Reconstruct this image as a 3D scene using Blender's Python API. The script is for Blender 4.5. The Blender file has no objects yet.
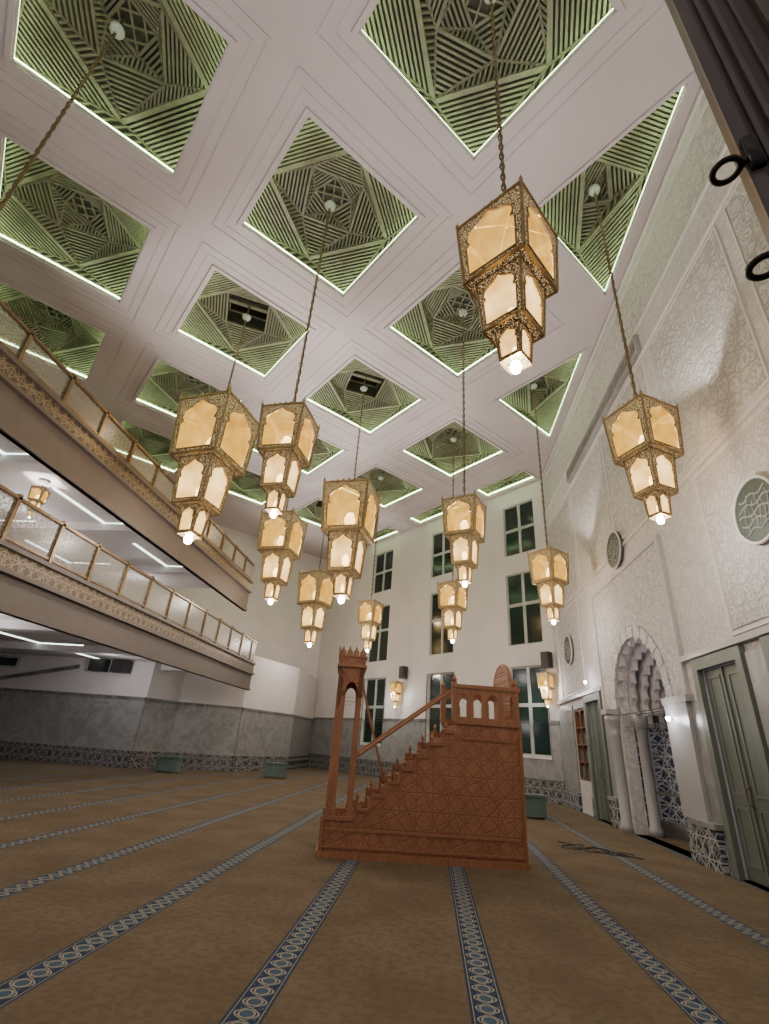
import bpy, bmesh, math, random
from mathutils import Vector, Matrix
from mathutils.geometry import delaunay_2d_cdt
random.seed(3)
COL=bpy.context.scene.collection
SQ=math.sqrt(2)
# ------------------------------------------------------------------ helpers
def pip(p,poly):
    x,y=p; r=False; n=len(poly)
    for i in range(n):
        x1,y1=poly[i]; x2,y2=poly[(i+1)%n]
        if (y1>y)!=(y2>y) and x<(x2-x1)*(y-y1)/(y2-y1)+x1: r=not r
    return r
class MB:
    def __init__(s): s.v=[];s.f=[];s.m=[];s.xf=None
    def add(s,vs,fs,mi=0):
        b=len(s.v)
        for p in vs:
            p=Vector(p)
            if s.xf is not None: p=s.xf@p
            s.v.append(p)
        for f in fs: s.f.append([b+i for i in f]); s.m.append(mi)
    def box(s,x0,x1,y0,y1,z0,z1,mi=0):
        s.add([(x0,y0,z0),(x1,y0,z0),(x1,y1,z0),(x0,y1,z0),(x0,y0,z1),(x1,y0,z1),(x1,y1,z1),(x0,y1,z1)],
              [(0,3,2,1),(4,5,6,7),(0,1,5,4),(1,2,6,5),(2,3,7,6),(3,0,4,7)],mi)
    def beam(s,a,b,w,h,mi=0,up=(0,0,1)):
        a=Vector(a);b=Vector(b);d=(b-a)
        if d.length<1e-6:return
        d.normalize(); u=Vector(up); sd=d.cross(u)
        if sd.length<1e-4: sd=d.cross(Vector((1,0,0)))
        sd.normalize(); u=sd.cross(d)
        sd=sd*w/2;u=u*h/2
        vs=[a-sd-u,a+sd-u,a+sd+u,a-sd+u,b-sd-u,b+sd-u,b+sd+u,b-sd+u]
        s.add(vs,[(0,1,2,3),(7,6,5,4),(0,4,5,1),(1,5,6,2),(2,6,7,3),(3,7,4,0)],mi)
    def lathe(s,prof,n=16,c=(0,0,0),mi=0,rot=0):
        vs=[];fs=[]
        for r,z in prof:
            for k in range(n):
                a=rot+2*math.pi*k/n
                vs.append((c[0]+r*math.cos(a),c[1]+r*math.sin(a),c[2]+z))
        for i in range(len(prof)-1):
            for k in range(n):
                k2=(k+1)%n
                fs.append((i*n+k,i*n+k2,(i+1)*n+k2,(i+1)*n+k))
        fs.append(tuple(range(n))[::-1]); fs.append(tuple((len(prof)-1)*n+k for k in range(n)))
        s.add(vs,fs,mi)
    def tube(s,pts,r,n=8,mi=0,closed=False):
        pts=[Vector(p) for p in pts];N=len(pts);vs=[];fs=[]
        for i,p in enumerate(pts):
            if closed: d=pts[(i+1)%N]-pts[i-1]
            else: d=pts[min(i+1,N-1)]-pts[max(i-1,0)]
            d.normalize(); a=d.cross(Vector((0.123,0.31,0.94))).normalized(); b=d.cross(a)
            for k in range(n):
                t=2*math.pi*k/n; vs.append(p+a*r*math.cos(t)+b*r*math.sin(t))
        R=N if closed else N-1
        for i in range(R):
            j=(i+1)%N
            for k in range(n): fs.append((i*n+k,i*n+(k+1)%n,j*n+(k+1)%n,j*n+k))
        if not closed:
            fs.append(tuple(range(n))[::-1]); fs.append(tuple((N-1)*n+k for k in range(n)))
        s.add(vs,fs,mi)
    def plate(s,outer,holes,f,mi=0,reveal=None,rmi=None):
        V=[Vector(p) for p in outer];E=[(i,(i+1)%len(outer)) for i in range(len(outer))]
        for h in holes:
            b=len(V);V+= [Vector(p) for p in h];E+=[(b+i,b+(i+1)%len(h)) for i in range(len(h))]
        r=delaunay_2d_cdt(V,E,[],0,1e-5)
        fs=[]
        for t in r[2]:
            c=sum((r[0][i] for i in t),Vector((0,0)))/len(t)
            if not pip(c,outer):continue
            if any(pip(c,h) for h in holes):continue
            fs.append(tuple(t))
        s.add([f(p[0],p[1]) for p in r[0]],fs,mi)
        if reveal is not None:
            rv=Vector(reveal)
            for h in holes:
                n=len(h)
                a=[Vector(f(*p)) for p in h]
                s.add(a+[q+rv for q in a],[(i,(i+1)%n,n+(i+1)%n,n+i) for i in range(n)],mi if rmi is None else rmi)
    def slab(s,outer,holes,f,d,mi=0):
        d=Vector(d)
        s.plate(outer,holes,f,mi,reveal=d)
        s.plate(outer,holes,lambda a,b:Vector(f(a,b))+d,mi)
        n=len(outer);a=[Vector(f(*p)) for p in outer]
        s.add(a+[q+d for q in a],[(i,(i+1)%n,n+(i+1)%n,n+i) for i in range(n)],mi)
    def mesh(s,name,mats):
        me=bpy.data.meshes.new(name)
        me.from_pydata([tuple(v) for v in s.v],[],s.f)
        for m in mats: me.materials.append(m)
        me.polygons.foreach_set('material_index',s.m)
        me.update();return me
    def obj(s,name,mats,parent=None,smooth=False):
        me=s.mesh(name,mats)
        if smooth:
            for p in me.polygons:p.use_smooth=True
        return mk(name,me,parent)
def mk(name,data,parent=None,loc=None,rot=0):
    o=bpy.data.objects.new(name,data);COL.objects.link(o)
    if parent:o.parent=parent
    if loc:o.location=loc
    if rot:o.rotation_euler[2]=rot
    return o
# ------------------------------------------------------------------ materials
class NT:
    def __init__(s,name):
        s.m=bpy.data.materials.new(name);s.m.use_nodes=True;s.t=s.m.node_tree;s.n=s.t.nodes
        s.b=s.n['Principled BSDF'];s.tc=s.n.new('ShaderNodeTexCoord').outputs['Object']
    def N(s,ty,**k):
        n=s.n.new(ty)
        for a,b in k.items(): setattr(n,a,b)
        return n
    def L(s,a,b): s.t.links.new(a,b)
    def math(s,op,a,b=None,c=None):
        n=s.N('ShaderNodeMath',operation=op)
        for i,x in enumerate((a,b,c)):
            if x is None:continue
            if isinstance(x,(int,float)): n.inputs[i].default_value=x
            else:s.L(x,n.inputs[i])
        return n.outputs[0]
    def vm(s,op,a,b):
        n=s.N('ShaderNodeVectorMath',operation=op)
        for i,x in enumerate((a,b)):
            if isinstance(x,tuple): n.inputs[i].default_value=x
            else:s.L(x,n.inputs[i])
        return n.outputs[0]
    def dot(s,v):
        n=s.N('ShaderNodeVectorMath',operation='DOT_PRODUCT');s.L(s.tc,n.inputs[0]);n.inputs[1].default_value=v
        return n.outputs['Value']
    def lines(s,x,sc,off=0.0):
        return s.math('ABSOLUTE',s.math('SUBTRACT',s.math('FRACT',s.math('ADD',s.math('DIVIDE',x,sc),off+1000)),.5))
    def star(s,u,v,sc):
        """girih-like strapwork: distance to nearest of several families of lines (u,v axis vectors)"""
        U=Vector(u);W=Vector(v);r=None
        for a,k,o in ((0,1,.0),(90,1,.0),(45,.7071,.0),(135,.7071,.0),(22.5,1.3,.2),(112.5,1.3,.2)):
            d=U*math.cos(math.radians(a))+W*math.sin(math.radians(a))
            l=s.math('MULTIPLY',s.lines(s.dot(d),sc*k,o),k)
            r=l if r is None else s.math('MINIMUM',r,l)
        return r
    def floral(s,u,v,sc):
        U=s.dot(u);V=s.dot(v)
        a=s.math('SINE',s.math('ADD',s.math('MULTIPLY',U,6.283/sc),s.math('MULTIPLY',s.math('SINE',s.math('MULTIPLY',V,6.283/sc*2)),.9)))
        b=s.math('SINE',s.math('ADD',s.math('MULTIPLY',V,6.283/sc),s.math('MULTIPLY',s.math('SINE',s.math('MULTIPLY',U,6.283/sc*2)),.9)))
        return s.math('ABSOLUTE',s.math('MULTIPLY',a,b))
    def noise(s,sc,det=4,vec=None,dist=0,out='Fac'):
        n=s.N('ShaderNodeTexNoise');n.inputs['Scale'].default_value=sc;n.inputs['Detail'].default_value=det
        n.inputs['Distortion'].default_value=dist
        s.L(vec or s.tc,n.inputs['Vector']);return n.outputs[out]
    def vor(s,sc,feat='F1',out='Distance',vec=None):
        n=s.N('ShaderNodeTexVoronoi',feature=feat);n.inputs['Scale'].default_value=sc
        s.L(vec or s.tc,n.inputs['Vector']);return n.outputs[out]
    def rng(s,x,a,b,c=0,d=1):
        n=s.N('ShaderNodeMapRange');s.L(x,n.inputs[0])
        for i,q in enumerate((a,b,c,d)):n.inputs[i+1].default_value=q
        return n.outputs[0]
    def mix(s,f,a,b):
        n=s.N('ShaderNodeMix',data_type='RGBA')
        if isinstance(f,(int,float)):n.inputs['Factor'].default_value=f
        else:s.L(f,n.inputs['Factor'])
        for k,x in ((6,a),(7,b)):
            if isinstance(x,tuple):n.inputs[k].default_value=(*x,1)
            else:s.L(x,n.inputs[k])
        return n.outputs[2]
    def col(s,x):
        if isinstance(x,tuple):s.b.inputs['Base Color'].default_value=(*x,1)
        else:s.L(x,s.b.inputs['Base Color'])
    def bump(s,h,st=.3,d=.02):
        n=s.N('ShaderNodeBump');n.inputs['Strength'].default_value=st;n.inputs['Distance'].default_value=d
        s.L(h,n.inputs['Height']);s.L(n.outputs[0],s.b.inputs['Normal'])
    def fin(s,rough=.5,metal=0,emit=None,es=0):
        s.b.inputs['Roughness'].default_value=rough;s.b.inputs['Metallic'].default_value=metal
        if emit is not None:
            if isinstance(emit,tuple):s.b.inputs['Emission Color'].default_value=(*emit,1)
            else:s.L(emit,s.b.inputs['Emission Color'])
            if isinstance(es,(int,float)):s.b.inputs['Emission Strength'].default_value=es
            else:s.L(es,s.b.inputs['Emission Strength'])
        return s.m
def simple(name,c,rough=.5,metal=0,var=.15,sc=3,emit=None,es=0):
    t=NT(name);n=t.noise(sc,4)
    t.col(t.mix(t.rng(n,.3,.7),tuple(x*(1-var) for x in c),tuple(min(1,x*(1+var)) for x in c)))
    return t.fin(rough,metal,emit,es)
M={}
M['plaster']=simple('white_plaster',(.62,.585,.585),.6,var=.05,sc=1)
M['archp']=simple('arch_plaster',(.47,.445,.45),.6,var=.06,sc=2)
M['ceil']=simple('ceiling_plaster',(.52,.47,.475),.55,var=.05,sc=.8)
def stucco(name,c,sc,st,deep,amt):
    """carved arabesque plaster: scrolling tendrils round irregular rosettes, carved ground darker"""
    t=NT(name)
    nv=t.noise(2.2/sc,2,out='Color')
    p=t.vm('ADD',t.tc,t.vm('MULTIPLY',t.vm('SUBTRACT',nv,(.5,.5,.5)),(.45*sc,.45*sc,.45*sc)))
    r1=t.rng(t.math('SINE',t.math('MULTIPLY',t.vor(1.6/sc,vec=p),22)),-.5,.4)
    r2=t.rng(t.math('SINE',t.math('MULTIPLY',t.vor(4.2/sc,vec=p),14)),-.5,.5)
    e=t.rng(t.vor(1.6/sc,'DISTANCE_TO_EDGE',vec=p),.02,.07)
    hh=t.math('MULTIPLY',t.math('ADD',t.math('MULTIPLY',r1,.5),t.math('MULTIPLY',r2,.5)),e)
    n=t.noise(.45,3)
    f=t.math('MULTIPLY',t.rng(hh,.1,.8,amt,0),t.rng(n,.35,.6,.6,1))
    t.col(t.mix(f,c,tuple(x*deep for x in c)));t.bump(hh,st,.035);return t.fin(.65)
M['stucco']=stucco('carved_stucco',(.60,.565,.565),.7,.4,.78,.8)
M['stucco2']=stucco('carved_stucco_fine',(.61,.575,.572),.5,.6,.62,1)
def marble(name,c1,c2):
    t=NT(name);n=t.noise(1.2,8,dist=1.5);v=t.rng(t.math('ABSOLUTE',t.math('SUBTRACT',n,.5)),0,.1)
    n2=t.noise(.5,3)
    t.col(t.mix(v,c2,t.mix(n2,c1,tuple(x*.75 for x in c1))));return t.fin(.3)
M['marble']=marble('grey_marble',(.25,.25,.252),(.29,.29,.292))
M['marble_dark']=marble('dark_marble_trim',(.13,.12,.12),(.2,.2,.2))
M['white_marble']=marble('white_marble',(.42,.41,.42),(.35,.35,.36))
def zellige(name,u,v,sc,lc=(.5,.49,.5),d1=(.03,.04,.07),d2=(.13,.14,.15)):
    t=NT(name);s=t.star(u,v,sc);ln=t.math('LESS_THAN',s,.04)
    vc=t.N('ShaderNodeTexVoronoi');vc.inputs['Scale'].default_value=5/sc;t.L(t.tc,vc.inputs['Vector'])
    sp=t.N('ShaderNodeSeparateColor');t.L(vc.outputs['Color'],sp.inputs[0])
    c=t.mix(t.math('GREATER_THAN',sp.outputs[0],.55),d1,d2)
    t.col(t.mix(ln,c,lc));return t.fin(.25)
M['zel_q']=zellige('zellige_tiles',(0,1,0),(0,0,1),.3,(.36,.35,.35))
M['zel_n']=zellige('zellige_niche_tiles',(0,1,0),(0,0,1),.26,(.45,.45,.47),(.03,.05,.11),(.12,.14,.18))
M['zel_w']=zellige('zellige_base_tiles',(.7071,-.7071,0),(0,0,1),.3,(.25,.245,.24),(.05,.05,.06),(.11,.11,.11))
M['zel_x']=zellige('zellige_side_tiles',(1,0,0),(0,0,1),.3,(.24,.23,.23),(.05,.05,.06),(.11,.11,.11))
# carpet
t=NT('prayer_carpet')
x=t.dot((1,0,0));y=t.dot((0,1,0))
sx=t.math('MULTIPLY',t.math('SUBTRACT',t.math('FRACT',t.math('ADD',t.math('DIVIDE',t.math('SUBTRACT',x,.41),1.465),100.5)),.5),1.465)
ax=t.math('ABSOLUTE',sx)
inside=t.math('LESS_THAN',ax,.118)
def braid(o,amp,w,per=.30):
    return t.math('LESS_THAN',t.math('ABSOLUTE',t.math('SUBTRACT',sx,t.math('MULTIPLY',t.math('SINE',t.math('ADD',t.math('MULTIPLY',y,2*math.pi/per),o)),amp))),w)
cy_=t.math('MULTIPLY',t.math('SUBTRACT',t.math('FRACT',t.math('ADD',t.math('DIVIDE',y,.15),100)),.5),.15)
rr=t.math('SQRT',t.math('ADD',t.math('MULTIPLY',sx,sx),t.math('MULTIPLY',cy_,cy_)))
ringm=t.math('LESS_THAN',t.math('ABSOLUTE',t.math('SUBTRACT',rr,.048)),.007)
b=t.math('MAXIMUM',braid(0,.074,.007),braid(math.pi,.074,.007))
b=t.math('MAXIMUM',b,ringm)
edge=t.math('GREATER_THAN',ax,.106)
edge2=t.math('MULTIPLY',t.math('GREATER_THAN',ax,.092),t.math('LESS_THAN',ax,.099))
fl=t.math('LESS_THAN',t.vor(30),.25)
navy=t.mix(fl,(.028,.042,.085),(.08,.12,.16))
navy=t.mix(t.math('LESS_THAN',rr,.036),navy,(.06,.10,.15))
c=t.mix(b,navy,(.30,.28,.22));c=t.mix(edge2,c,(.26,.25,.20));c=t.mix(edge,c,(.04,.05,.07))
n=t.noise(1.3,6);n2=t.noise(60,2);n3=t.noise(14,3)
tan=t.mix(t.rng(n,.35,.65),(.132,.098,.063),(.172,.130,.086))
tan=t.mix(t.math('MULTIPLY',t.rng(n3,.45,.6),.35),tan,(.085,.062,.04))
t.col(t.mix(inside,tan,c));t.bump(n2,.5,.01);M['carpet']=t.fin(.95)
M['carpet'].node_tree.nodes['Principled BSDF'].inputs['Specular IOR Level'].default_value=.1
M['slat']=simple('green_wood_slats',(.13,.122,.085),.5,var=.2,sc=5)
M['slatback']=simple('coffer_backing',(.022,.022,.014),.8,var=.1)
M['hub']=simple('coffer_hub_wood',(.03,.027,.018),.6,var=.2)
M['led']=simple('led_cove_strip',(.8,1,.6),.5,emit=(.70,1,.48),es=17)
M['ledw']=simple('led_white_strip',(.9,1,.9),.5,emit=(.85,1,.9),es=4)
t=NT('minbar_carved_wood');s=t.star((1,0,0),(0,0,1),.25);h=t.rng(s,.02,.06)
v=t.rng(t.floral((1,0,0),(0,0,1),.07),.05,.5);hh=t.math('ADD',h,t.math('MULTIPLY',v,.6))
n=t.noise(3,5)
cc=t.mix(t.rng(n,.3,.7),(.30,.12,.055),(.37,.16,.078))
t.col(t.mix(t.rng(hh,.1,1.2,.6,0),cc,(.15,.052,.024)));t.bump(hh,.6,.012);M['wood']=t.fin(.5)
def wood(name,c,rough=.45):
    t=NT(name);mp=t.N('ShaderNodeMapping');mp.inputs['Scale'].default_value=(12,12,1.2);t.L(t.tc,mp.inputs[0])
    n=t.noise(2,5,mp.outputs[0],1.0);t.col(t.mix(t.rng(n,.35,.65),tuple(x*.7 for x in c),c));t.bump(n,.1,.01);return t.fin(rough)
M['wood2']=wood('minbar_plain_wood',(.34,.145,.068))
M['darkwood']=wood('dark_door_wood',(.055,.037,.03),.4)
M['darkwood2']=wood('dark_door_moulding',(.09,.07,.06),.35)
M['shelfwood']=wood('shelf_wood',(.17,.08,.04))
M['fascia']=simple('balcony_fascia',(.12,.095,.085),.5,var=.08)
t=NT('gold_frieze');s=t.star((0,1,0),(0,0,1),.24);h=t.math('LESS_THAN',s,.045)
t.col(t.mix(h,(.085,.062,.045),(.24,.18,.12)));t.bump(h,.5,.02);M['frieze']=t.fin(.4,.3)
t=NT('railing_screen');s=t.star((0,1,0),(0,0,1),.14);h=t.math('LESS_THAN',s,.03)
t.col(t.mix(h,(.30,.32,.31),(.22,.18,.13)));t.fin(.3);
tr=t.N('ShaderNodeBsdfTransparent');mx=t.N('ShaderNodeMixShader');t.L(t.rng(h,0,1,.45,1),mx.inputs[0])
t.L(tr.outputs[0],mx.inputs[1]);t.L(t.b.outputs[0],mx.inputs[2]);t.L(mx.outputs[0],t.n['Material Output'].inputs[0]);M['screen']=t.m
M['bronze']=simple('bronze_metal',(.19,.13,.075),.4,.6,var=.2,sc=8)
t=NT('lantern_filigree');v=t.vor(60);h=t.math('LESS_THAN',v,.36)
t.col(t.mix(h,(.19,.13,.065),(.6,.45,.25)));M['fili']=t.fin(.4,.4,(1,.70,.35),t.math('MULTIPLY',h,.9))
M['lframe']=simple('lantern_brass',(.34,.24,.12),.35,.7,var=.2,sc=20)
def pane(name,c1,c2,e1,e2,tcol):
    t=NT(name);n=t.noise(2.2,2)
    e=t.N('ShaderNodeEmission');t.L(t.mix(t.rng(n,.35,.65),c1,c2),e.inputs[0]);t.L(t.rng(n,.35,.65,e1,e2),e.inputs[1])
    tr=t.N('ShaderNodeBsdfTransparent');tr.inputs[0].default_value=(*tcol,1)
    a=t.N('ShaderNodeAddShader');t.L(e.outputs[0],a.inputs[0]);t.L(tr.outputs[0],a.inputs[1]);t.L(a.outputs[0],t.n['Material Output'].inputs[0])
    return t.m
M['pane']=pane('amber_glass',(1,.47,.05),(1,.56,.10),.95,1.45,(.16,.13,.085))
M['pane2']=pane('amber_glass_bright',(1,.56,.13),(1,.68,.27),1.7,2.9,(.22,.18,.13))
M['core']=simple('lamp_core',(1,.9,.7),.5,emit=(1,.76,.42),es=26)
M['bulb']=simple('bulb_glow',(1,1,.95),.5,emit=(1,.96,.9),es=40)
M['iron']=simple('black_iron',(.02,.018,.017),.35,.6)
M['glass']=simple('dark_window_glass',(.010,.024,.02),.12,var=.5,sc=.6)
M['winframe']=simple('window_frame',(.40,.43,.41),.4)
M['green']=simple('green_door_paint',(.105,.125,.108),.45,var=.08)
M['green2']=simple('green_door_trim',(.13,.15,.13),.45,var=.08)
M['greendark']=simple('medallion_green',(.05,.07,.058),.5)
M['grille']=simple('vent_grille',(.3,.28,.28),.5)
M['black']=simple('black_plastic',(.02,.02,.02),.4)
M['teal']=simple('teal_fabric',(.09,.14,.125),.8)
# ------------------------------------------------------------------ floor & ceiling
ZB=13.2
mb=MB();mb.plate([(-24,-6),(8,-6),(8,34),(-24,34)],[],lambda a,b:Vector((a,b,0)));mb.obj('floor',[M['carpet']])
XQ=4.85;SW=25.05
a0=3.487;hd=2.22
sqs=[];tris=[];rects=[]
for i,js in ((0,(0,2,4)),(-1,(-1,1,3,5)),(-2,(-2,0,2,4,6)),(-3,(-1,1,3,5)),(-4,(0,2,4))):
    for j in js: sqs.append((.667+a0*i,4.0+a0*j,(i,j)))
for yc in (.51,7.49,14.46): tris.append(yc)
for q0,q1 in ((10.95,13.75),(15.56,18.70),(20.5,23.64)): rects.append((q0,q1))
def pq(p,q): return ((p-q)/SQ,(p+q)/SQ)
holes=[]
for x,y,k in sqs:
    h=[(x,y-hd),(x+hd,y),(x,y+hd),(x-hd,y)];holes.append(h)
TRI=[(2.2,0),(4.56,-2.36),(4.56,2.36)]
for yc in tris: holes.append([(a,b+yc) for a,b in TRI])
for q0,q1 in rects:
    p0,p1=23.4/SQ,24.72/SQ
    holes.append([pq(p0,q0),pq(p0,q1),pq(p1,q1),pq(p1,q0)])
mb=MB()
mb.plate([(XQ,-5),(XQ,SW-XQ),(-7.5,32.55),(-20,20.05),(-20,-5)],holes,lambda a,b:Vector((a,b,ZB)),0,reveal=(0,0,.07))
def offs(poly,o):
    n=len(poly);c=Vector((sum(p[0] for p in poly)/n,sum(p[1] for p in poly)/n));r=[]
    for i in range(n):
        p0=Vector(poly[i-1]);p=Vector(poly[i]);p2=Vector(poly[(i+1)%n])
        def nn(a,b):
            d=(b-a).normalized();m=Vector((d.y,-d.x))
            if m.dot((a+b)/2-c)<0:m=-m
            return m
        n1=nn(p0,p);n2=nn(p,p2);k=1+n1.dot(n2)
        r.append(p+(n1+n2)*o/k)
    return r
def ring(mb,poly,off,w,z0,z1):
    n=len(poly);A=offs(poly,off);B=offs(poly,off+w)
    vs=[(q.x,q.y,z) for z in (z0,z1) for L in (A,B) for q in L]
    fs=[]
    for i in range(n):
        j=(i+1)%n
        fs+=[(i,j,n+j,n+i),(i,j,2*n+j,2*n+i),(n+i,n+j,3*n+j,3*n+i)]
    mb.add(vs,fs,0)
for h in holes:
    if len(h)==4 and max(p[0] for p in h)<4.2:
        ring(mb,h,.03,.10,ZB-.05,ZB);ring(mb,h,.32,.04,ZB-.015,ZB);ring(mb,h,.55,.05,ZB-.02,ZB)
    else:
        ring(mb,h,.02,.08,ZB-.05,ZB)
mb.obj('ceiling',[M['ceil']])
# coffer slats
def slat_tri(mb,A,B,C,d,sp=.088):
    d=Vector(d).normalized();nrm=Vector((-d.y,d.x));P=[A,B,C]
    s=[Vector((p[0],p[1])).dot(nrm) for p in P];lo,hi=min(s),max(s)
    k=lo+sp/2
    while k<hi:
        pts=[]
        for i in range(3):
            a,b=P[i],P[(i+1)%3];sa,sb=s[i],s[(i+1)%3]
            if (sa-k)*(sb-k)<0:
                t=(k-sa)/(sb-sa);pts.append(Vector(a).lerp(Vector(b),t))
        if len(pts)==2 and (pts[0]-pts[1]).length>.05: mb.beam(pts[0],pts[1],.045,.06,0)
        k+=sp
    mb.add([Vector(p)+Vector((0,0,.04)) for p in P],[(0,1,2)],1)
OUT=.14
def coffer_mesh(name,poly,hatch=False,k1=.92,k2=.80,k3=.74):
    mb=MB();n=len(poly);c=Vector((sum(p[0] for p in poly)/n,sum(p[1] for p in poly)/n))
    OO=offs(poly,OUT)
    O=[Vector((p.x,p.y,.25)) for p in OO]
    def inner(R,t,k,z):
        r=[]
        for i in range(len(R)):
            q=R[i].lerp(R[(i+1)%len(R)],t);r.append(Vector((c.x+(q.x-c.x)*k,c.y+(q.y-c.y)*k,z)))
        return r
    I=inner(O,.40,k1,.50);J=inner(I,.42,k2,.80);K=inner(J,.45,k3,1.05)
    for R,Q in (((O,I),(I,J)) if hatch else ((O,I),(I,J),(J,K))):
        m=len(R)
        for i in range(m):
            j=(i+1)%m
            slat_tri(mb,R[i],R[j],Q[i],(Q[i]-(R[i]+R[j])/2).xy)
            slat_tri(mb,Q[i],R[j],Q[j],(Q[j]-Q[i]).xy)
            mb.beam(R[i],Q[i],.05,.08,0);mb.beam(R[j],Q[i],.05,.08,0);mb.beam(Q[i],Q[j],.06,.08,0)
    m=len(K)
    if hatch:
        for i in range(m):
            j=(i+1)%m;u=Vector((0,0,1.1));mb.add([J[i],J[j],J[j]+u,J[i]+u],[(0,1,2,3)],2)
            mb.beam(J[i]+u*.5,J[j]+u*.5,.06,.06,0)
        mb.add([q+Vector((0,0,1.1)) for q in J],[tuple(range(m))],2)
        a=(J[0]+J[1])/2+Vector((0,0,.35));b=(J[2]+J[3])/2+Vector((0,0,.35));mb.beam(a,b,.14,.12,0)
    else:
        J2=inner(K,.5,1,1.05)
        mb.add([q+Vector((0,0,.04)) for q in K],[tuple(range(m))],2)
        for i in range(m):
            mb.beam(J2[i],J2[(i+1)%m],.04,.06,0)
            mb.beam(K[i],(c.x,c.y,1.05),.04,.06,0)
    for i in range(n):
        j=(i+1)%n
        mb.add([(OO[i].x,OO[i].y,0.003),(OO[j].x,OO[j].y,0.003),(OO[j].x,OO[j].y,.3),(OO[i].x,OO[i].y,.3)],[(0,1,2,3)],4)
    L=[Vector((p.x,p.y,.115)) for p in offs(poly,.03)]
    for i in range(n): mb.beam(L[i],L[(i+1)%n],.03,.045,3)
    return mb.mesh(name,[M['slat'],M['slatback'],M['hub'],M['led'],M['plaster']])
SQP=[(0,-hd),(hd,0),(0,hd),(-hd,0)]
msq=coffer_mesh('coffer_slats',SQP);msqh=coffer_mesh('coffer_slats_hatch',SQP,hatch=True)
mtr=coffer_mesh('coffer_slats_half',TRI,k1=.88,k2=.85,k3=.8)
hatches={(-2,2),(-1,3),(-2,4),(-2,6)}
for x,y,k in sqs: mk('ceiling_coffer',msqh if k in hatches else msq,loc=(x,y,ZB))
for yc in tris: mk('ceiling_coffer',mtr,loc=(0,yc,ZB))
for h in holes[-3:]:
    mk('ceiling_coffer',coffer_mesh('coffer_slats_rect',h,k1=.85,k2=.75),loc=(0,0,ZB))
# ------------------------------------------------------------------ walls
BG=8
def arch_pts(c,zs,r,n=40,cusps=0,amp=0.0,bulge=BG,rise=.98):
    pts=[]
    a0_=-math.radians(bulge);a1_=math.pi+math.radians(bulge)
    for i in range(n+1):
        a=a0_+(a1_-a0_)*i/n
        rr=r
        if cusps: rr=r-amp+amp*abs(math.sin(cusps*math.pi*i/n))
        pts.append((c+rr*math.cos(a),zs+.2+rr*rise*math.sin(a)))
    return pts
CY=12.5
def mihrab_outline(r,amp,w=None,cusps=11,zs=2.6):
    a=arch_pts(CY,zs,r,88,cusps,amp)
    w=w or r*.96
    return [(CY+w,0.0)]+[(CY+w,zs-.02)]+a+[(CY-w,zs-.02),(CY-w,0.0)]
mo=mihrab_outline(1.5,.0,1.42)
f=lambda u,v:Vector((XQ,u,v))
doors=[(8.25,9.6),(6.0,7.5),(15.2,16.6)]
dh=3.15
def rect(a,b,c,d): return [(a,c),(b,c),(b,d),(a,d)]
qh=[mo]+[rect(a,b,0,dh) for a,b in doors]+[rect(16.95,18.25,.9,3.0)]
mb=MB();mb.plate([(-5,0),(SW-XQ,0),(SW-XQ,ZB),(-5,ZB)],qh,f,0,reveal=(.3,0,0));mb.obj('wall_qibla',[M['stucco']])
mb=MB()
def frame(mb,a,b,c,d,w=.1,t=.06,mi=0,x=XQ):
    mb.slab(rect(a,b,c,d),[rect(a+w,b-w,c+w,d-w)],lambda u,v:Vector((x,u,v)),(-t,0,0),mi)
def field(mb,a,b,c,d,mi,holes=[],t=.02):
    mb.slab(rect(a,b,c,d),holes,lambda u,v:Vector((XQ,u,v)),(-t,0,0),mi)
def circ(cy,cz,r,n=32): return [(cy+r*math.cos(2*math.pi*k/n),cz+r*math.sin(2*math.pi*k/n)) for k in range(n)]
for a,b in ((-3.9,-1.0),(-.6,2.4),(2.8,5.6),(6.0,8.8),(9.3,12.35),(12.65,15.7),(16.2,19.6)):
    field(mb,a,b,6.75,10.15,1);frame(mb,a-.06,b+.06,6.69,10.21,.04,.03)
for yy in (6.9,17.95):
    field(mb,yy-1.35,yy+1.35,3.55,6.3,1);frame(mb,yy-1.45,yy+1.45,3.45,6.4,.05,.035)
field(mb,2.2,5.2,3.55,6.3,1);frame(mb,2.1,5.3,3.45,6.4,.05,.035)
field(mb,-4.9,20.1,11.15,12.5,1,t=.03)
for z in (6.5,10.3,11.1,12.55,12.95): field(mb,-4.9,20.1,z,z+.05,0,t=.05)
mb.obj('trim_stucco_panels',[M['plaster'],M['stucco2']])
# mihrab
mih=mk('mihrab',None)
mb=MB()
mb.slab(rect(10.2,14.8,2.75,5.9),[[p for p in mihrab_outline(1.78,0,1.75,zs=2.6)]],lambda u,v:Vector((XQ-.0,u,v)),(-.04,0,0),1)
fr_=[(10.08,2.72),(10.2,2.72),(10.2,5.9),(14.8,5.9),(14.8,2.72),(14.92,2.72),(14.92,6.0),(10.08,6.0)]
mb.slab(fr_,[],lambda u,v:Vector((XQ,u,v)),(-.08,0,0),0)
zc=2.8;A0=math.radians(BG)
for i in range(27):
    a1=-A0+(math.pi+2*A0)*i/27;a2=-A0+(math.pi+2*A0)*(i+1)/27
    t=.045 if i%2 else .06
    P=[(CY+r*math.cos(a),zc+r*.98*math.sin(a)) for r,a in ((1.48,a1),(1.76,a1),(1.76,a2),(1.48,a2))]
    mb.slab(P,[],lambda u,v:Vector((XQ-.0,u,v)),(-t,0,0),0 if i%2 else 1)
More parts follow.
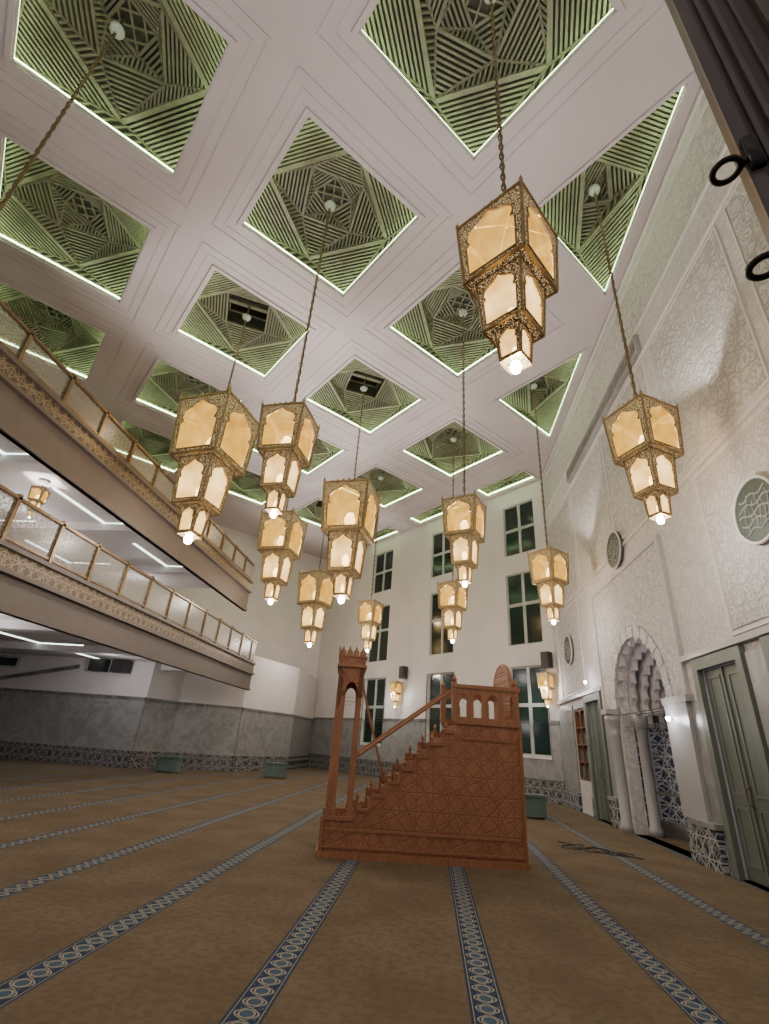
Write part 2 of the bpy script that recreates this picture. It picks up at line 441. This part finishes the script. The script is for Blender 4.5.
for k,(r,am,dx) in enumerate(((1.5,.15,.02),(1.34,.14,.28),(1.18,.13,.52),(1.0,.12,.72))):
    mb.slab(rect(CY-1.75,CY+1.75,2.6,4.9),[arch_pts(CY,2.6,r,88,11,am)+[(CY-r*.9,2.3),(CY+r*.9,2.3)]],lambda u,v,dx=dx:Vector((XQ+dx,u,v)),(.12,0,0),0)
mb.obj('arch',[M['archp'],M['stucco2']],mih)
mb=MB()
prof=[(XQ+.2,CY+1.62),(XQ+.75,CY+1.35),(XQ+.98,CY+.9),(XQ+.98,CY-.9),(XQ+.75,CY-1.35),(XQ+.2,CY-1.62)]
for i in range(5):
    (x1,y1),(x2,y2)=prof[i],prof[i+1]
    for z0,z1,mi in ((0,.32,1),(.32,.85,0),(.85,.92,1),(.92,2.45,0),(2.45,2.62,1),(2.62,5.0,2)):
        mb.add([(x1,y1,z0),(x2,y2,z0),(x2,y2,z1),(x1,y1,z1)],[(0,1,2,3)],mi)
mb.add([(a,b,5.0) for a,b in prof],[tuple(range(6))],2)
mb.obj('niche',[M['zel_n'],M['marble_dark'],M['stucco2']],mih)
mb=MB()
for xx,yy in ((XQ-.1,CY+1.66),(XQ+.42,CY+1.30),(XQ+.42,CY-1.30)):
    mb.lathe([(.16,0),(.16,.14),(.125,.2),(.115,2.1),(.13,2.14),(.11,2.18),(.18,2.42),(.2,2.44),(.2,2.6)],16,(xx,yy,0),0)
mb.obj('columns',[M['white_marble']],mih,True)
mb=MB()
mb.slab(rect(CY+1.45,CY+1.86,2.6,2.72),[],f,(-.33,0,0),0)
mb.obj('impost',[M['white_marble']],mih)
# marble lower parts of qibla wall
mb=MB()
segs=[(-5,5.85),(7.65,8.1),(9.75,11.05),(14.3,15.05),(16.75,16.92),(18.3,20.15)]
for a,b in segs:
    top_=2.6 if 9<a<15 else 3.15
    mb.slab(rect(a,b,.5,top_),[],f,(-.05,0,0),0)
    mb.slab(rect(a,b,0,.5),[],f,(-.08,0,0),1)
mb.slab(rect(9.8,10.6,0,.6),[],f,(-.17,0,0),1);mb.slab(rect(9.75,10.65,.6,.68),[],f,(-.20,0,0),0)
mb.slab(rect(10.1,11.02,.68,2.6),[],f,(-.12,0,0),2)
mb.slab(rect(14.4,15.05,0,.6),[],f,(-.17,0,0),1);mb.slab(rect(14.38,15.08,.6,.68),[],f,(-.20,0,0),0)
for a,b in ((-5,10.05),(14.95,20.15)): mb.slab(rect(a,b,3.3,3.4),[],f,(-.10,0,0),2)
mb.slab(rect(10.0,11.05,2.6,2.72),[],f,(-.15,0,0),2)
mb.obj('baseboard_qibla',[M['marble'],M['zel_q'],M['white_marble']])
# doors
for k,(a,b) in enumerate(doors):
    d=mk('door_%d'%(k+1),None);mb=MB();x=XQ+.03
    mb.box(x,x+.05,a+.08,b-.08,0.02,dh-.08,0)
    m=(a+b)/2
    for p0,p1 in ((a+.08,m),(m,b-.08)):
        for z0,z1 in ((.2,1.0),(1.15,2.95)):
            w=.04
            mb.slab(rect(p0+.12,p1-.12,z0,z1),[rect(p0+.12+w,p1-.12-w,z0+w,z1-w)],lambda u,v:Vector((x,u,v)),(-.015,0,0),1)
    mb.box(x-.03,x,m-.015,m+.015,0.02,dh-.08,1)
    mb.obj('leaves',[M['green'],M['green2']],d)
    mb=MB()
    mb.slab(rect(a-.10,b+.10,0,dh+.12),[rect(a+.07,b-.07,-.1,dh-.07)],lambda u,v:Vector((XQ,u,v)),(-.09,0,0),0)
    mb.obj('frame',[M['green2']],d)
    mb=MB();mb.tube([(x-.03,m-.08,1.0),(x-.1,m-.08,1.05),(x-.1,m-.08,1.25),(x-.03,m-.08,1.3)],.015)
    mb.obj('handle',[M['bronze']],d)
# bookshelf niche
mb=MB();a,b=16.98,18.22
mb.box(XQ+.22,XQ+.26,a,b,.93,2.97);mb.box(XQ+.0,XQ+.24,a,a+.06,.93,2.97);mb.box(XQ+.0,XQ+.24,b-.06,b,.93,2.97)
for z in (.93,1.4,1.9,2.4,2.92): mb.box(XQ+.01,XQ+.24,a,b,z,z+.05)
mb.box(XQ+.0,XQ+.04,(a+b)/2-.03,(a+b)/2+.03,.93,2.97)
rn=random.Random(2)
for z in (.98,1.45,1.95):
    y=a+.08
    while y<b-.12:
        w_=rn.uniform(.03,.06);mb.box(XQ+.06,XQ+.2,y,y+w_,z,z+rn.uniform(.25,.36),1 if rn.random()>.5 else 2);y+=w_+.004
mb.obj('bookshelf',[M['shelfwood'],M['teal'],M['bronze']])
# medallions
def medallion(yy,zz,name='calligraphy_medallion',par=None,xo=.05):
    e=mk(name,None,par,loc=(XQ-xo,yy,zz))
    mb=MB();mb.slab(circ(0,0,.5),[],lambda u,v:Vector((0,u,v)),(-.04,0,0),0);mb.obj('disc',[M['greendark']],e)
    mb=MB()
    mb.tube([(-.05,.5*math.cos(t/36*2*math.pi),.5*math.sin(t/36*2*math.pi)) for t in range(36)],.025,closed=True)
    mb.obj('rim',[M['plaster']],e,True)
    mb=MB();rn=random.Random(int(yy*7))
    for s in range(6):
        cx=-.3+.11*s;cz=rn.uniform(-.1,.1)
        mb.tube([(-.045,cx+.03*math.sin(q*1.3+s),cz-.22+q*.085) for q in range(6)],.009,6)
    for s in range(5):
        cz=-.27+.13*s;w_=math.sqrt(max(.02,.16-cz*cz))
        mb.tube([(-.045,-w_+q*w_/5,cz+.035*math.sin(q*1.1+s*2)) for q in range(11)],.011,6)
    mb.obj('lettering',[M['grille']],e)
medallion(6.9,5.02);medallion(17.9,4.92);medallion(CY,6.58,'medallion',mih,.05)
# grille
mb=MB();mb.slab(rect(9.2,15.75,10.45,10.95),[rect(9.28,15.67,10.53,10.87)],f,(-.12,0,0),0)
mb.slab(rect(9.25,15.7,10.5,10.9),[],f,(-.03,0,0),1)
k=9.4
while k<15.6: mb.box(XQ-.10,XQ-.05,k,k+.04,10.5,10.9,0);k+=.13
mb.obj('air_vent_grille',[M['grille'],M['black']])
# window wall
D=Vector((-1,1,0))/SQ;P0=Vector((XQ,SW-XQ,0));NO=Vector((1,1,0))/SQ
LW=(XQ+7.5)*SQ
fw=lambda u,v:P0+D*u+Vector((0,0,v))
cols=[(.50,2.19),(5.44,7.08),(10.4,12.16)];rows=[(1.5,4.8),(5.7,8.9),(9.8,12.35)]
wh=[rect(a,b,c,d) for a,b in cols for c,d in rows]
mb=MB();mb.plate(rect(0,LW,0,ZB),wh,fw,0,reveal=NO*.2);mb.obj('wall_window',[M['plaster']])
k=0
for a,b in cols:
    for c,d in rows:
        k+=1;w=mk('window_%d'%k,None)
        mb=MB();m=(a+b)/2;h=c+(d-c)*(.55 if c<9 else .5)
        g=.07
        mb.slab(rect(a,b,c,d),[rect(a+.05,m-g,c+.05,h-g),rect(m+g,b-.05,c+.05,h-g),rect(a+.05,m-g,h+g,d-.05),rect(m+g,b-.05,h+g,d-.05)],
            lambda u,v:fw(u,v)+NO*.08,NO*.06,0)
        mb.obj('frame',[M['winframe']],w)
        mb=MB();mb.plate(rect(a,b,c,d),[],lambda u,v:fw(u,v)+NO*.12);mb.obj('pane',[M['glass']],w)
wq=[rect(a-.06,b+.06,1.4,4.8) for a,b in cols]
mb=MB();mb.slab(rect(0.03,LW,.75,2.62),wq,fw,-NO*.04,0);mb.slab(rect(0.03,LW,2.62,2.74),wq,fw,-NO*.07,1)
mb.slab(rect(0.03,LW,0,.75),[],fw,-NO*.06,2)
mb.obj('baseboard_window',[M['marble'],M['marble_dark'],M['zel_w']])
mb=MB();mb.add([(-7.5,32.55,0),(-20,20.05,0),(-20,20.05,ZB),(-7.5,32.55,ZB)],[(0,1,2,3)]);mb.obj('wall_return',[M['plaster']])
mb=MB();mb.add([(-20,-5,0),(-20,20.1,0),(-20,20.1,ZB),(-20,-5,ZB)],[(0,1,2,3)]);mb.obj('wall_left',[M['plaster']])
pth=[(-20,20.6),(-11.9,20.7),(-11.2,22.2),(-8.7,23.4),(-7.3,27.4),(-7.3,32.3)]
ml=MB();mt=MB()
for i in range(len(pth)-1):
    A=Vector((*pth[i],0));B=Vector((*pth[i+1],0));L=(B-A).length;d=(B-A)/L;nn=Vector((d.y,-d.x,0))
    g=lambda u,v:A+d*u+Vector((0,0,v))
    ml.plate(rect(0,L,0,5.0),[],g)
    mt.slab(rect(0,L,.6,2.5),[],g,nn*.04,0);mt.slab(rect(0,L,2.5,2.62),[],g,nn*.07,1);mt.slab(rect(0,L,0,.6),[],g,nn*.06,2)
ml.add([(-20,20.6,5),(-11.9,20.7,5),(-11.2,22.2,5),(-8.7,23.4,5),(-7.3,27.4,5),(-7.3,32.3,5),(-12,28,5)],[(0,1,2,3,4,5,6)])
ml.obj('wall_annex',[M['plaster']]);mt.obj('baseboard_annex',[M['marble'],M['marble_dark'],M['zel_x']])
# small high window, sloping handrail band and speakers on the annex wall
w=mk('window_10',None);mb=MB()
fa=lambda u,v:Vector((u,20.58,v))
mb.slab(rect(-19.2,-18.1,3.45,3.95),[rect(-19.12,-18.18,3.53,3.87)],fa,(0,-.06,0),0);mb.slab(rect(-19.15,-18.15,3.5,3.9),[],fa,(0,-.02,0),1)
mb.obj('frame',[M['winframe'],M['glass']],w)
mb=MB();mb.slab([(-19.9,2.68),(-19.9,2.82),(-15.2,3.75),(-15.2,3.6)],[],lambda u,v:Vector((u,20.55,v)),(0,-.08,0),0);mb.obj('trim_stair_rail',[M['marble_dark']])
for x in (-14.2,-13.2):
    mb=MB();mb.box(x-.36,x+.36,20.2,20.55,3.5,4.0,0);mb.box(x-.3,x+.3,20.17,20.2,3.55,3.95,0);mb.box(x-.05,x+.05,20.55,20.62,3.7,3.8,0)
    mb.obj('loudspeaker',[M['black']])
def point(name,loc,e,c,r,parent):
    l=bpy.data.lights.new(name,'POINT');l.energy=e;l.color=c;l.shadow_soft_size=r
    return mk(name,l,parent,loc)
# ------------------------------------------------------------------ balconies
XB=-8.0
def balcony(zbot,ztop,zrail,y1):
    e=mk('balcony',None)
    mb=MB();mb.box(-19.95,XB-.12,-5,y1,ztop-.35,ztop-.02,0)
    for yy in range(-3,int(y1),4): mb.box(-19.9,XB-.15,yy,yy+.4,ztop-.6,ztop-.35,0)
    mb.box(XB-.16,XB-.12,-5,y1,zbot+.02,ztop-.35,0)
    mb.obj('slab',[M['plaster']],e)
    mb=MB()
    mb.box(XB-.12,XB,-5,y1,zbot,ztop-.42,0)
    mb.box(XB-.12,XB+.05,-5,y1,zbot+.0,zbot+.10,0)
    mb.box(XB-.12,XB+.12,-5,y1,ztop-.5,ztop-.42,0)
    mb.box(XB-.12,XB+.03,-5,y1,ztop-.42,ztop-.06,1)
    mb.box(XB-.2,XB+.10,-5,y1,ztop-.06,ztop+.02,0)
    mb.obj('fascia',[M['fascia'],M['frieze']],e)
    mb=MB();y=-4.9
    mb.box(XB-.08,XB+.02,-5,y1,zrail-.06,zrail,0);mb.box(XB-.06,XB,-5,y1,ztop+.1,ztop+.15,0)
    while y<y1:
        mb.box(XB-.08,XB+.02,y,y+.08,ztop,zrail+.05,0);y+=1.25
    mb.obj('railing_posts',[M['bronze']],e)
    mb=MB();mb.add([(XB-.03,-5,ztop+.15),(XB-.03,y1,ztop+.15),(XB-.03,y1,zrail-.07),(XB-.03,-5,zrail-.07)],[(0,1,2,3)])
    mb.obj('railing_panels',[M['screen']],e)
    mb=MB()
    for xx in (-10.4,-14.5):
        for yy in range(-1,int(y1)-1,4):
            mb.box(xx,xx+.08,yy-.3,yy+2.0,ztop-.38,ztop-.351,0)
            mb.box(xx,xx+1.8,yy+2.0,yy+2.08,ztop-.38,ztop-.351,0)
    mb.obj('soffit_lights',[M['ledw']],e)
    for yy in (5,12,18.5): point('soffit_fill',(-12.5,yy,ztop-1.0),70,(1,.95,.93),.3,e)  # bare point lights without fittings, added as fill to brighten below the slab
balcony(3.25,4.4,5.35,22.0)
balcony(6.25,7.55,8.35,19.9)
# ------------------------------------------------------------------ chandeliers
def cusp_arch(w,h):
    # straight jambs, small shoulder, then a pointed horseshoe arch
    pts=[(w*.39,h*.07),(w*.39,h*.54),(w*.325,h*.56)]
    for a in range(-24,70,11):
        t=math.radians(a)
        pts.append((w*.365*math.cos(t),h*.655+h*.19*math.sin(t)))
    pts.append((w*.07,h*.875));pts.append((0,h*.935))
    return pts+[(-x,z) for x,z in reversed(pts[:-1])]
def lantern_parts():
    fr=MB();pn=MB();co=MB()
    tiers=[(1.36,2.42,.42,.48,0),(.56,1.36,.26,.31,1),(.10,.56,.13,.16,1)]
    for z0,z1,w0,w1,mi in tiers:
        h=z1-z0;sc=w1/.48
        for k in range(4):
            R=Matrix.Rotation(k*math.pi/2,4,'Z')
            def g(u,v,off=0):
                t=v/h;ww=w0+(w1-w0)*t
                return R@Vector((u*ww/w1,-ww+off,z0+v))
            out=[(-w1,0),(w1,0),(w1,h),(-w1,h)];ar=cusp_arch(2*w1,h)
            fr.plate(out,[ar],lambda u,v:g(u,v))
            pn.plate([(p[0]*1.03,p[1]) for p in ar],[],lambda u,v:g(u,v,.015),mi)
            A=[g(*p,-.008) for p in ar]
            for i in range(len(A)): fr.beam(A[i],A[(i+1)%len(A)],.016*sc+.006,.014,1)
            fr.xf=R;b=.018*sc+.007
            fr.beam((-w0,-w0,z0),(-w1,-w1,z1+.03),b*1.4,b*1.4,1)
            fr.beam((-w1,-w1,z1),(w1,-w1,z1),b*1.5,b*1.5,1);fr.beam((-w0,-w0,z0),(w0,-w0,z0),b*1.5,b*1.5,1)
            fr.lathe([(.02*sc,0),(.03*sc,.04*sc),(.010,.08*sc),(.004,.13*sc)],6,(-w1,-w1,z1+.02),1)
            n=8
            for q in range(n):
                xx=-w1+2*w1*(q+.5)/n;hh=(.04+.05*(1-abs(q-3.5)/3.5))*sc
                fr.add([(xx-w1/n*.9,-w1,z1),(xx+w1/n*.9,-w1,z1),(xx+w1/n*.5,-w1,z1+hh*.6),(xx,-w1,z1+hh),(xx-w1/n*.5,-w1,z1+hh*.6)],[(0,1,2,3,4)],0)
            fr.xf=None
        fr.add([(-w0,-w0,z0),(w0,-w0,z0),(w0,w0,z0),(-w0,w0,z0)],[(0,1,2,3)],0)
        co.lathe([(.03,0),(w0*.25,h*.06),(w0*.28,h*.16),(w0*.16,h*.28),(.02,h*.3)],12,(0,0,z0+h*.22),0)
    for k in range(4):
        a=math.pi/4+k*math.pi/2
        fr.tube([(.62*math.cos(a),.62*math.sin(a),2.42),(.35*math.cos(a),.35*math.sin(a),2.52),(.05*math.cos(a),.05*math.sin(a),2.6)],.010,6,1)
    fr.lathe([(.02,0),(.05,.03),(.03,.1),(.04,.14),(.015,.2)],10,(0,0,2.55),1)
    bl=MB();bl.lathe([(.005,-.09),(.05,-.07),(.07,-.01),(.05,.05),(.02,.08)],12,(0,0,.05),0)
    return fr.mesh('lantern_frame',[M['fili'],M['lframe']]),pn.mesh('lantern_panes',[M['pane'],M['pane2']]),co.mesh('lantern_core',[M['core']]),bl.mesh('lantern_bulb',[M['bulb']])
LF,LP,LC,LB=lantern_parts()
def chain_mesh(L):
    mb=MB();z=0;k=0
    while z<L:
        pts=[]
        for q in range(8):
            a=2*math.pi*q/8;r=.028*math.cos(a)
            pts.append((r,0,z+.07+.08*math.sin(a)) if k%2 else (0,r,z+.07+.08*math.sin(a)))
        mb.tube(pts,.012,5,closed=True);z+=.115;k+=1
    mb.tube([(.01,0,0),(.01,0,L)],.014,6)
    return mb.mesh('chain',[M['bronze']])
mr=MB();mr.lathe([(.14,0),(.13,-.06),(.09,-.11),(.04,-.15)],20);MR=mr.mesh('rosette',[M['white_marble']])
def chandelier(x,y,zb,phi,s=.88,E=245,top=ZB+1.05,L=True):
    yaw=math.atan2(-y,-x)+math.pi/2+math.radians(phi)
    e=mk('pendant_chandelier',None,loc=(x,y,zb))
    for nm,me in (('frame',LF),('panes',LP),('core',LC),('bulb',LB)):
        o=mk(nm,me,e,rot=yaw);o.scale=(s,s,s)
    zt=2.72*s
    mk('chain',chain_mesh(top-zb-zt-.02),e,(0,0,zt))
    mk('rosette',MR,e,(0,0,min(top-.02,ZB+.62)-zb))
    point('glow',(0,0,1.95*s),E*1.2,(1,.93,.88),.1*s,e)
    point('downlight',(0,0,-.14),E*.36,(1,.90,.79),.07*s,e)
chandelier(.78,3.85,5.0,-27)
chandelier(-2.85,7.49,5.0,-28)
chandelier(3.62,7.4,5.02,-37)
chandelier(.72,10.97,4.95,-20)
chandelier(3.5,14.4,5.0,-37)
chandelier(.72,17.9,5.0,-30)
chandelier(-2.82,21.4,5.1,-30)
for x,y,zb,ph,s in ((-6.3,10.97,5.85,-42,1.68),(-2.85,14.5,5.4,-20,1.6),(-6.3,17.95,6.15,-30,1.48),(-6.3,24.9,5.8,-40,1.55)):
    chandelier(x,y,zb,ph,s,500,ZB+1.6)
chandelier(-6.45,3.9,4.2,-30);chandelier(-2.82,.5,5.0,-30);chandelier(3.6,.5,5.0,-30)
chandelier(-10.3,10.3,6.1,-30,.34,60,7.22)
# ------------------------------------------------------------------ sconces, speakers, spots
def sconce(u,z):
    p=fw(u,z)-NO*.27
    e=mk('sconce_lamp',None,loc=p);e.scale=(.5,.5,.5)
    for nm,me in (('frame',LF),('panes',LP),('core',LC),('bulb',LB)): mk(nm,me,e,(0,0,-1.2),math.radians(45))
    mb=MB();q=NO*.54
    mb.beam((0,0,1.35),(q.x,q.y,1.35),.08,.08);mb.obj('bracket',[M['bronze']],e)
    point('glow',tuple(-NO*.7),70,(1,.97,.97),.1,e)
sconce(9.2,3.85);sconce(.32,3.8)
for u in (8.75,.26):
    mb=MB();c=fw(u,4.95)-NO*.2
    mb.xf=Matrix.Translation(c)@Matrix.Rotation(-math.pi/4,4,'Z')
    mb.box(-.17,.17,-.15,.15,-.3,.3,0);mb.box(-.12,.12,-.17,-.15,-.26,.26,0);mb.box(-.03,.03,.15,.2,-.05,.05,0)
    mb.obj('loudspeaker',[M['black']])
for yy,zz in ((15.9,3.6),(10.75,2.32)):
    mb=MB();mb.lathe([(.02,-.04),(.045,.0),(.045,.03),(.02,.05)],12,(XQ-.2,yy,zz));o=mb.obj('spotlight_lamp',[M['bulb']])
    mb=MB();mb.beam((XQ-.08,yy,zz),(XQ-.18,yy,zz),.03,.03);mb.obj('arm',[M['white_marble']],o)
    point('glow',(XQ-.4,yy,zz),12,(1,.97,1),.08,o)
point('mihrab_glow',(XQ+.2,CY,3.3),5,(1,.95,1),.15,mih)
# ------------------------------------------------------------------ minbar
mi_=mk('minbar',None,loc=(-1.55,8.2,0),rot=math.radians(9.5))
xs=[.47+.215*i for i in range(8)];zs=[.62+.19*i for i in range(7)]
profile=[(0,.0),(3.03,0),(3.03,1.92),(1.975,1.92)]
top=[]
for i in range(6,-1,-1):
    top+= [(xs[i+1],zs[i]),(xs[i],zs[i])]
profile+=top+[(.47,.50),(0,.50)]
W=1.05
mb=MB()
for y in (0,W-.05): mb.slab(profile,[],lambda u,v,y=y:Vector((u,y,v)),(0,.05,0),0)
mb.box(2.98,3.03,.05,W-.05,0,1.92,0)
for i in range(7): mb.box(xs[i],xs[i+1]+.02,.05,W-.05,zs[i]-.3,zs[i]-.10,1)
mb.box(1.975,2.98,.05,W-.05,1.75,1.86,1);mb.box(0,.05,.05,W-.05,0,.2,1)
mb.box(.05,.47,.05,W-.05,.2,.3,1)
mb.obj('body',[M['wood'],M['wood2']],mi_)
mb=MB()
mb.box(-.04,3.07,-.04,W+.04,.0,.08,0);mb.box(-.02,3.05,-.02,0,.12,.15,0)
for y in (-.008,W+.008):
    for i in range(7):
        mb.box(xs[i]-.02,xs[i+1]+.0,y-.015,y+.015,zs[i]-.03,zs[i]+.01,0)
        zl=zs[i-1] if i else .5
        mb.box(xs[i]-.02,xs[i]+.02,y-.015,y+.015,zl-.03,zs[i]+.01,0)
    mb.box(0,.47,y-.015,y+.015,.46,.51,0);mb.box(1.95,3.05,y-.02,y+.02,1.88,1.95,0)
    mb.box(3.0,3.05,y-.02,y+.02,0,1.9,0);mb.box(-.02,.03,y-.02,y+.02,0,.5,0)
    mb.box(.06,2.97,y-.006,y+.006,.33,.36,0)
    mb.box(2.1,2.95,y-.006,y+.006,1.66,1.69,0)
for y in (.025,W-.025):
    for i in range(7):
        mb.lathe([(.03,0),(.03,.03),(.016,.04),(.034,.07),(.025,.10),(.005,.14)],8,(xs[i]+.06,y,zs[i]),0)
for y in (.025,W-.025):
    mb.tube([(.42,y,1.30),(1.98,y,2.42)],.026,8)
mb.beam((.45,W-.1,2.5),(.95,W-.1,.95),.04,.04)
for x in (.10,.40):
    for y in (.04,W-.04):
        w=.07 if x<.2 else .035
        mb.box(x-w,x+w,y-.04,y+.04,.5,2.45,0)
        mb.box(x-w-.015,x+w+.015,y-.05,y+.05,.5,.60,0)
for y in (0.0,W-.07):
    o=[(.03,2.15),(.45,2.15),(.45,2.62),(.03,2.62)]
    arch=[(.17,2.1)]+[(.265+.095*math.cos(a),2.25+.14*math.sin(a)) for a in [math.pi-math.pi*q/8 for q in range(9)]]+[(.36,2.1)]
    mb.slab(o,[arch],lambda u,v,y=y:Vector((u,y,v)),(0,.07,0),1)
for x in (.04,.38):
    arch=[(.15,1.9)]+[(W/2-.38*math.cos(math.pi*q/12),2.2+.2*math.sin(math.pi*q/12)) for q in range(13)]+[(W-.15,1.9)]
    mb.slab([(0,2.0),(W,2.0),(W,2.62),(0,2.62)],[arch],lambda u,v,x=x:Vector((x,u,v)),(.06,0,0),0)
mb.box(-.005,.485,-.03,W+.03,2.62,2.66,0);mb.box(.02,.46,-.02,W+.02,2.66,2.78,1);mb.box(.0,.48,-.03,W+.03,2.78,2.81,0)
for y in (-.02,W-.02):
    for x in (.07,.18,.29,.40): mb.add([(x-.05,y,2.81),(x+.05,y,2.81),(x+.05,y,2.86),(x+.02,y,2.90),(x,y,2.97),(x-.02,y,2.90),(x-.05,y,2.86),
        (x-.05,y+.04,2.81),(x+.05,y+.04,2.81),(x+.05,y+.04,2.86),(x+.02,y+.04,2.90),(x,y+.04,2.97),(x-.02,y+.04,2.90),(x-.05,y+.04,2.86)],
        [(0,1,2,3,4,5,6),(13,12,11,10,9,8,7)]+[(i,(i+1)%7,7+(i+1)%7,7+i) for i in range(7)],0)
for y in [W*q/7 for q in range(8)]: mb.box(.0,.03,y-.04,y+.04,2.81,2.93,0)
for y in (.0,W-.05):
    hs=[]
    for q in range(4):
        c=2.09+.255*q
        hs.append([(c+.07,1.99),(c+.07,2.2)]+[(c+.085*math.cos(a),2.24+.12*math.sin(a)) for a in [math.pi*k/8 for k in range(9)]]+[(c-.07,2.2),(c-.07,1.99)])
    mb.slab([(1.95,1.92),(3.03,1.92),(3.03,2.45),(1.95,2.45)],hs,lambda u,v,y=y:Vector((u,y,v)),(0,.05,0),0)
    mb.box(1.92,3.06,y-.02,y+.07,2.43,2.49,0)
    for x in (1.96,2.99): mb.box(x-.04,x+.04,y-.01,y+.06,1.92,2.52,0);mb.lathe([(.03,0),(.045,.04),(.02,.09),(.004,.13)],8,(x,y+.025,2.52))
bk=[(.06,1.92),(W-.06,1.92),(W-.06,2.45)]+[(W/2+.46*math.cos(a),2.45+.46*math.sin(a)) for a in [math.pi*k/16 for k in range(17)]]+[(.06,2.45)]
mb.slab(bk,[],lambda u,v:Vector((2.90,u,v)),(.07,0,0),1)
mb.tube([(2.935,W/2+.46*math.cos(math.pi*k/16),2.45+.46*math.sin(math.pi*k/16)) for k in range(17)],.045,8)
mb.obj('joinery',[M['wood2'],M['wood']],mi_)
# ------------------------------------------------------------------ near tall door with iron rings
dr=mk('wooden_door',None,loc=(1.25,1.30,0),rot=math.radians(-22))
mb=MB()
mb.box(0,1.1,0,.06,0.0,7.0,0)
mb.box(0,.05,-.02,.0,.0,7.0,1);mb.box(.08,.10,-.015,0,.01,7.0,1);mb.box(.13,.15,-.02,0,.01,7.0,1);mb.box(.2,.215,-.015,0,.01,7.0,1)
for z in (.3,2.0,3.9,5.6):
    mb.slab(rect(.28,1.02,z,z+1.3),[rect(.34,.96,z+.06,z+1.24)],lambda u,v:Vector((u,0,v)),(0,-.03,0),1)
mb.obj('leaf',[M['darkwood'],M['darkwood2']],dr)
mb=MB()
for z in (3.76,3.17):
    mb.tube([(-.065+.05*math.cos(t*math.pi/10),-.02+.05*math.sin(t*math.pi/10),z) for t in range(20)],.013,8,closed=True)
    mb.tube([(-.02,-.01,z),(.02,-.03,z+.02),(.05,-.03,z+.05)],.014,8);mb.box(0.01,.06,-.045,-.02,z-.06,z+.14,0)
mb.obj('iron_rings',[M['iron']],dr,True)
# ------------------------------------------------------------------ small floor items
def stand(x,y,w):
    mb=MB();mb.box(x-w,x+w,y-.2,y+.2,.06,.5,0);mb.box(x-w-.04,x+w+.04,y-.24,y+.24,.5,.56,0)
    for a in (-1,1):
        for b in (-1,1): mb.box(x+a*(w-.05)-.03,x+a*(w-.05)+.03,y+b*.15-.03,y+b*.15+.03,0,.06,0)
    mb.obj('book_cabinet',[M['teal']])
stand(-9.9,20.0,.42);stand(-6.2,21.6,.42);stand(2.8,15.4,.3)
pts=[]
for q in range(70):
    t_=q/69
    pts.append((2.55+1.1*t_+.22*math.sin(q*.55),11.3-.6*t_+.28*math.cos(q*.47),.012))
mb=MB();mb.tube(pts,.008,5);mb.obj('power_cable',[M['black']])
# ------------------------------------------------------------------ world + camera
w=bpy.data.worlds.new('World');bpy.context.scene.world=w;w.use_nodes=True
w.node_tree.nodes['Background'].inputs[0].default_value=(.86,.80,.86,1);w.node_tree.nodes['Background'].inputs[1].default_value=.5
cam=bpy.data.cameras.new('camera');co=mk('camera',cam)
r=Vector((.9942,.0845,.0661));u=Vector((-.0225,-.4382,.8987));bk=r.cross(u)
Mx=Matrix(((r.x,u.x,bk.x,0),(r.y,u.y,bk.y,0),(r.z,u.z,bk.z,1.5),(0,0,0,1)))
co.matrix_world=Mx
cam.sensor_width=36;cam.lens=482/1024*36;cam.clip_start=.05;cam.clip_end=200
bpy.context.scene.camera=co
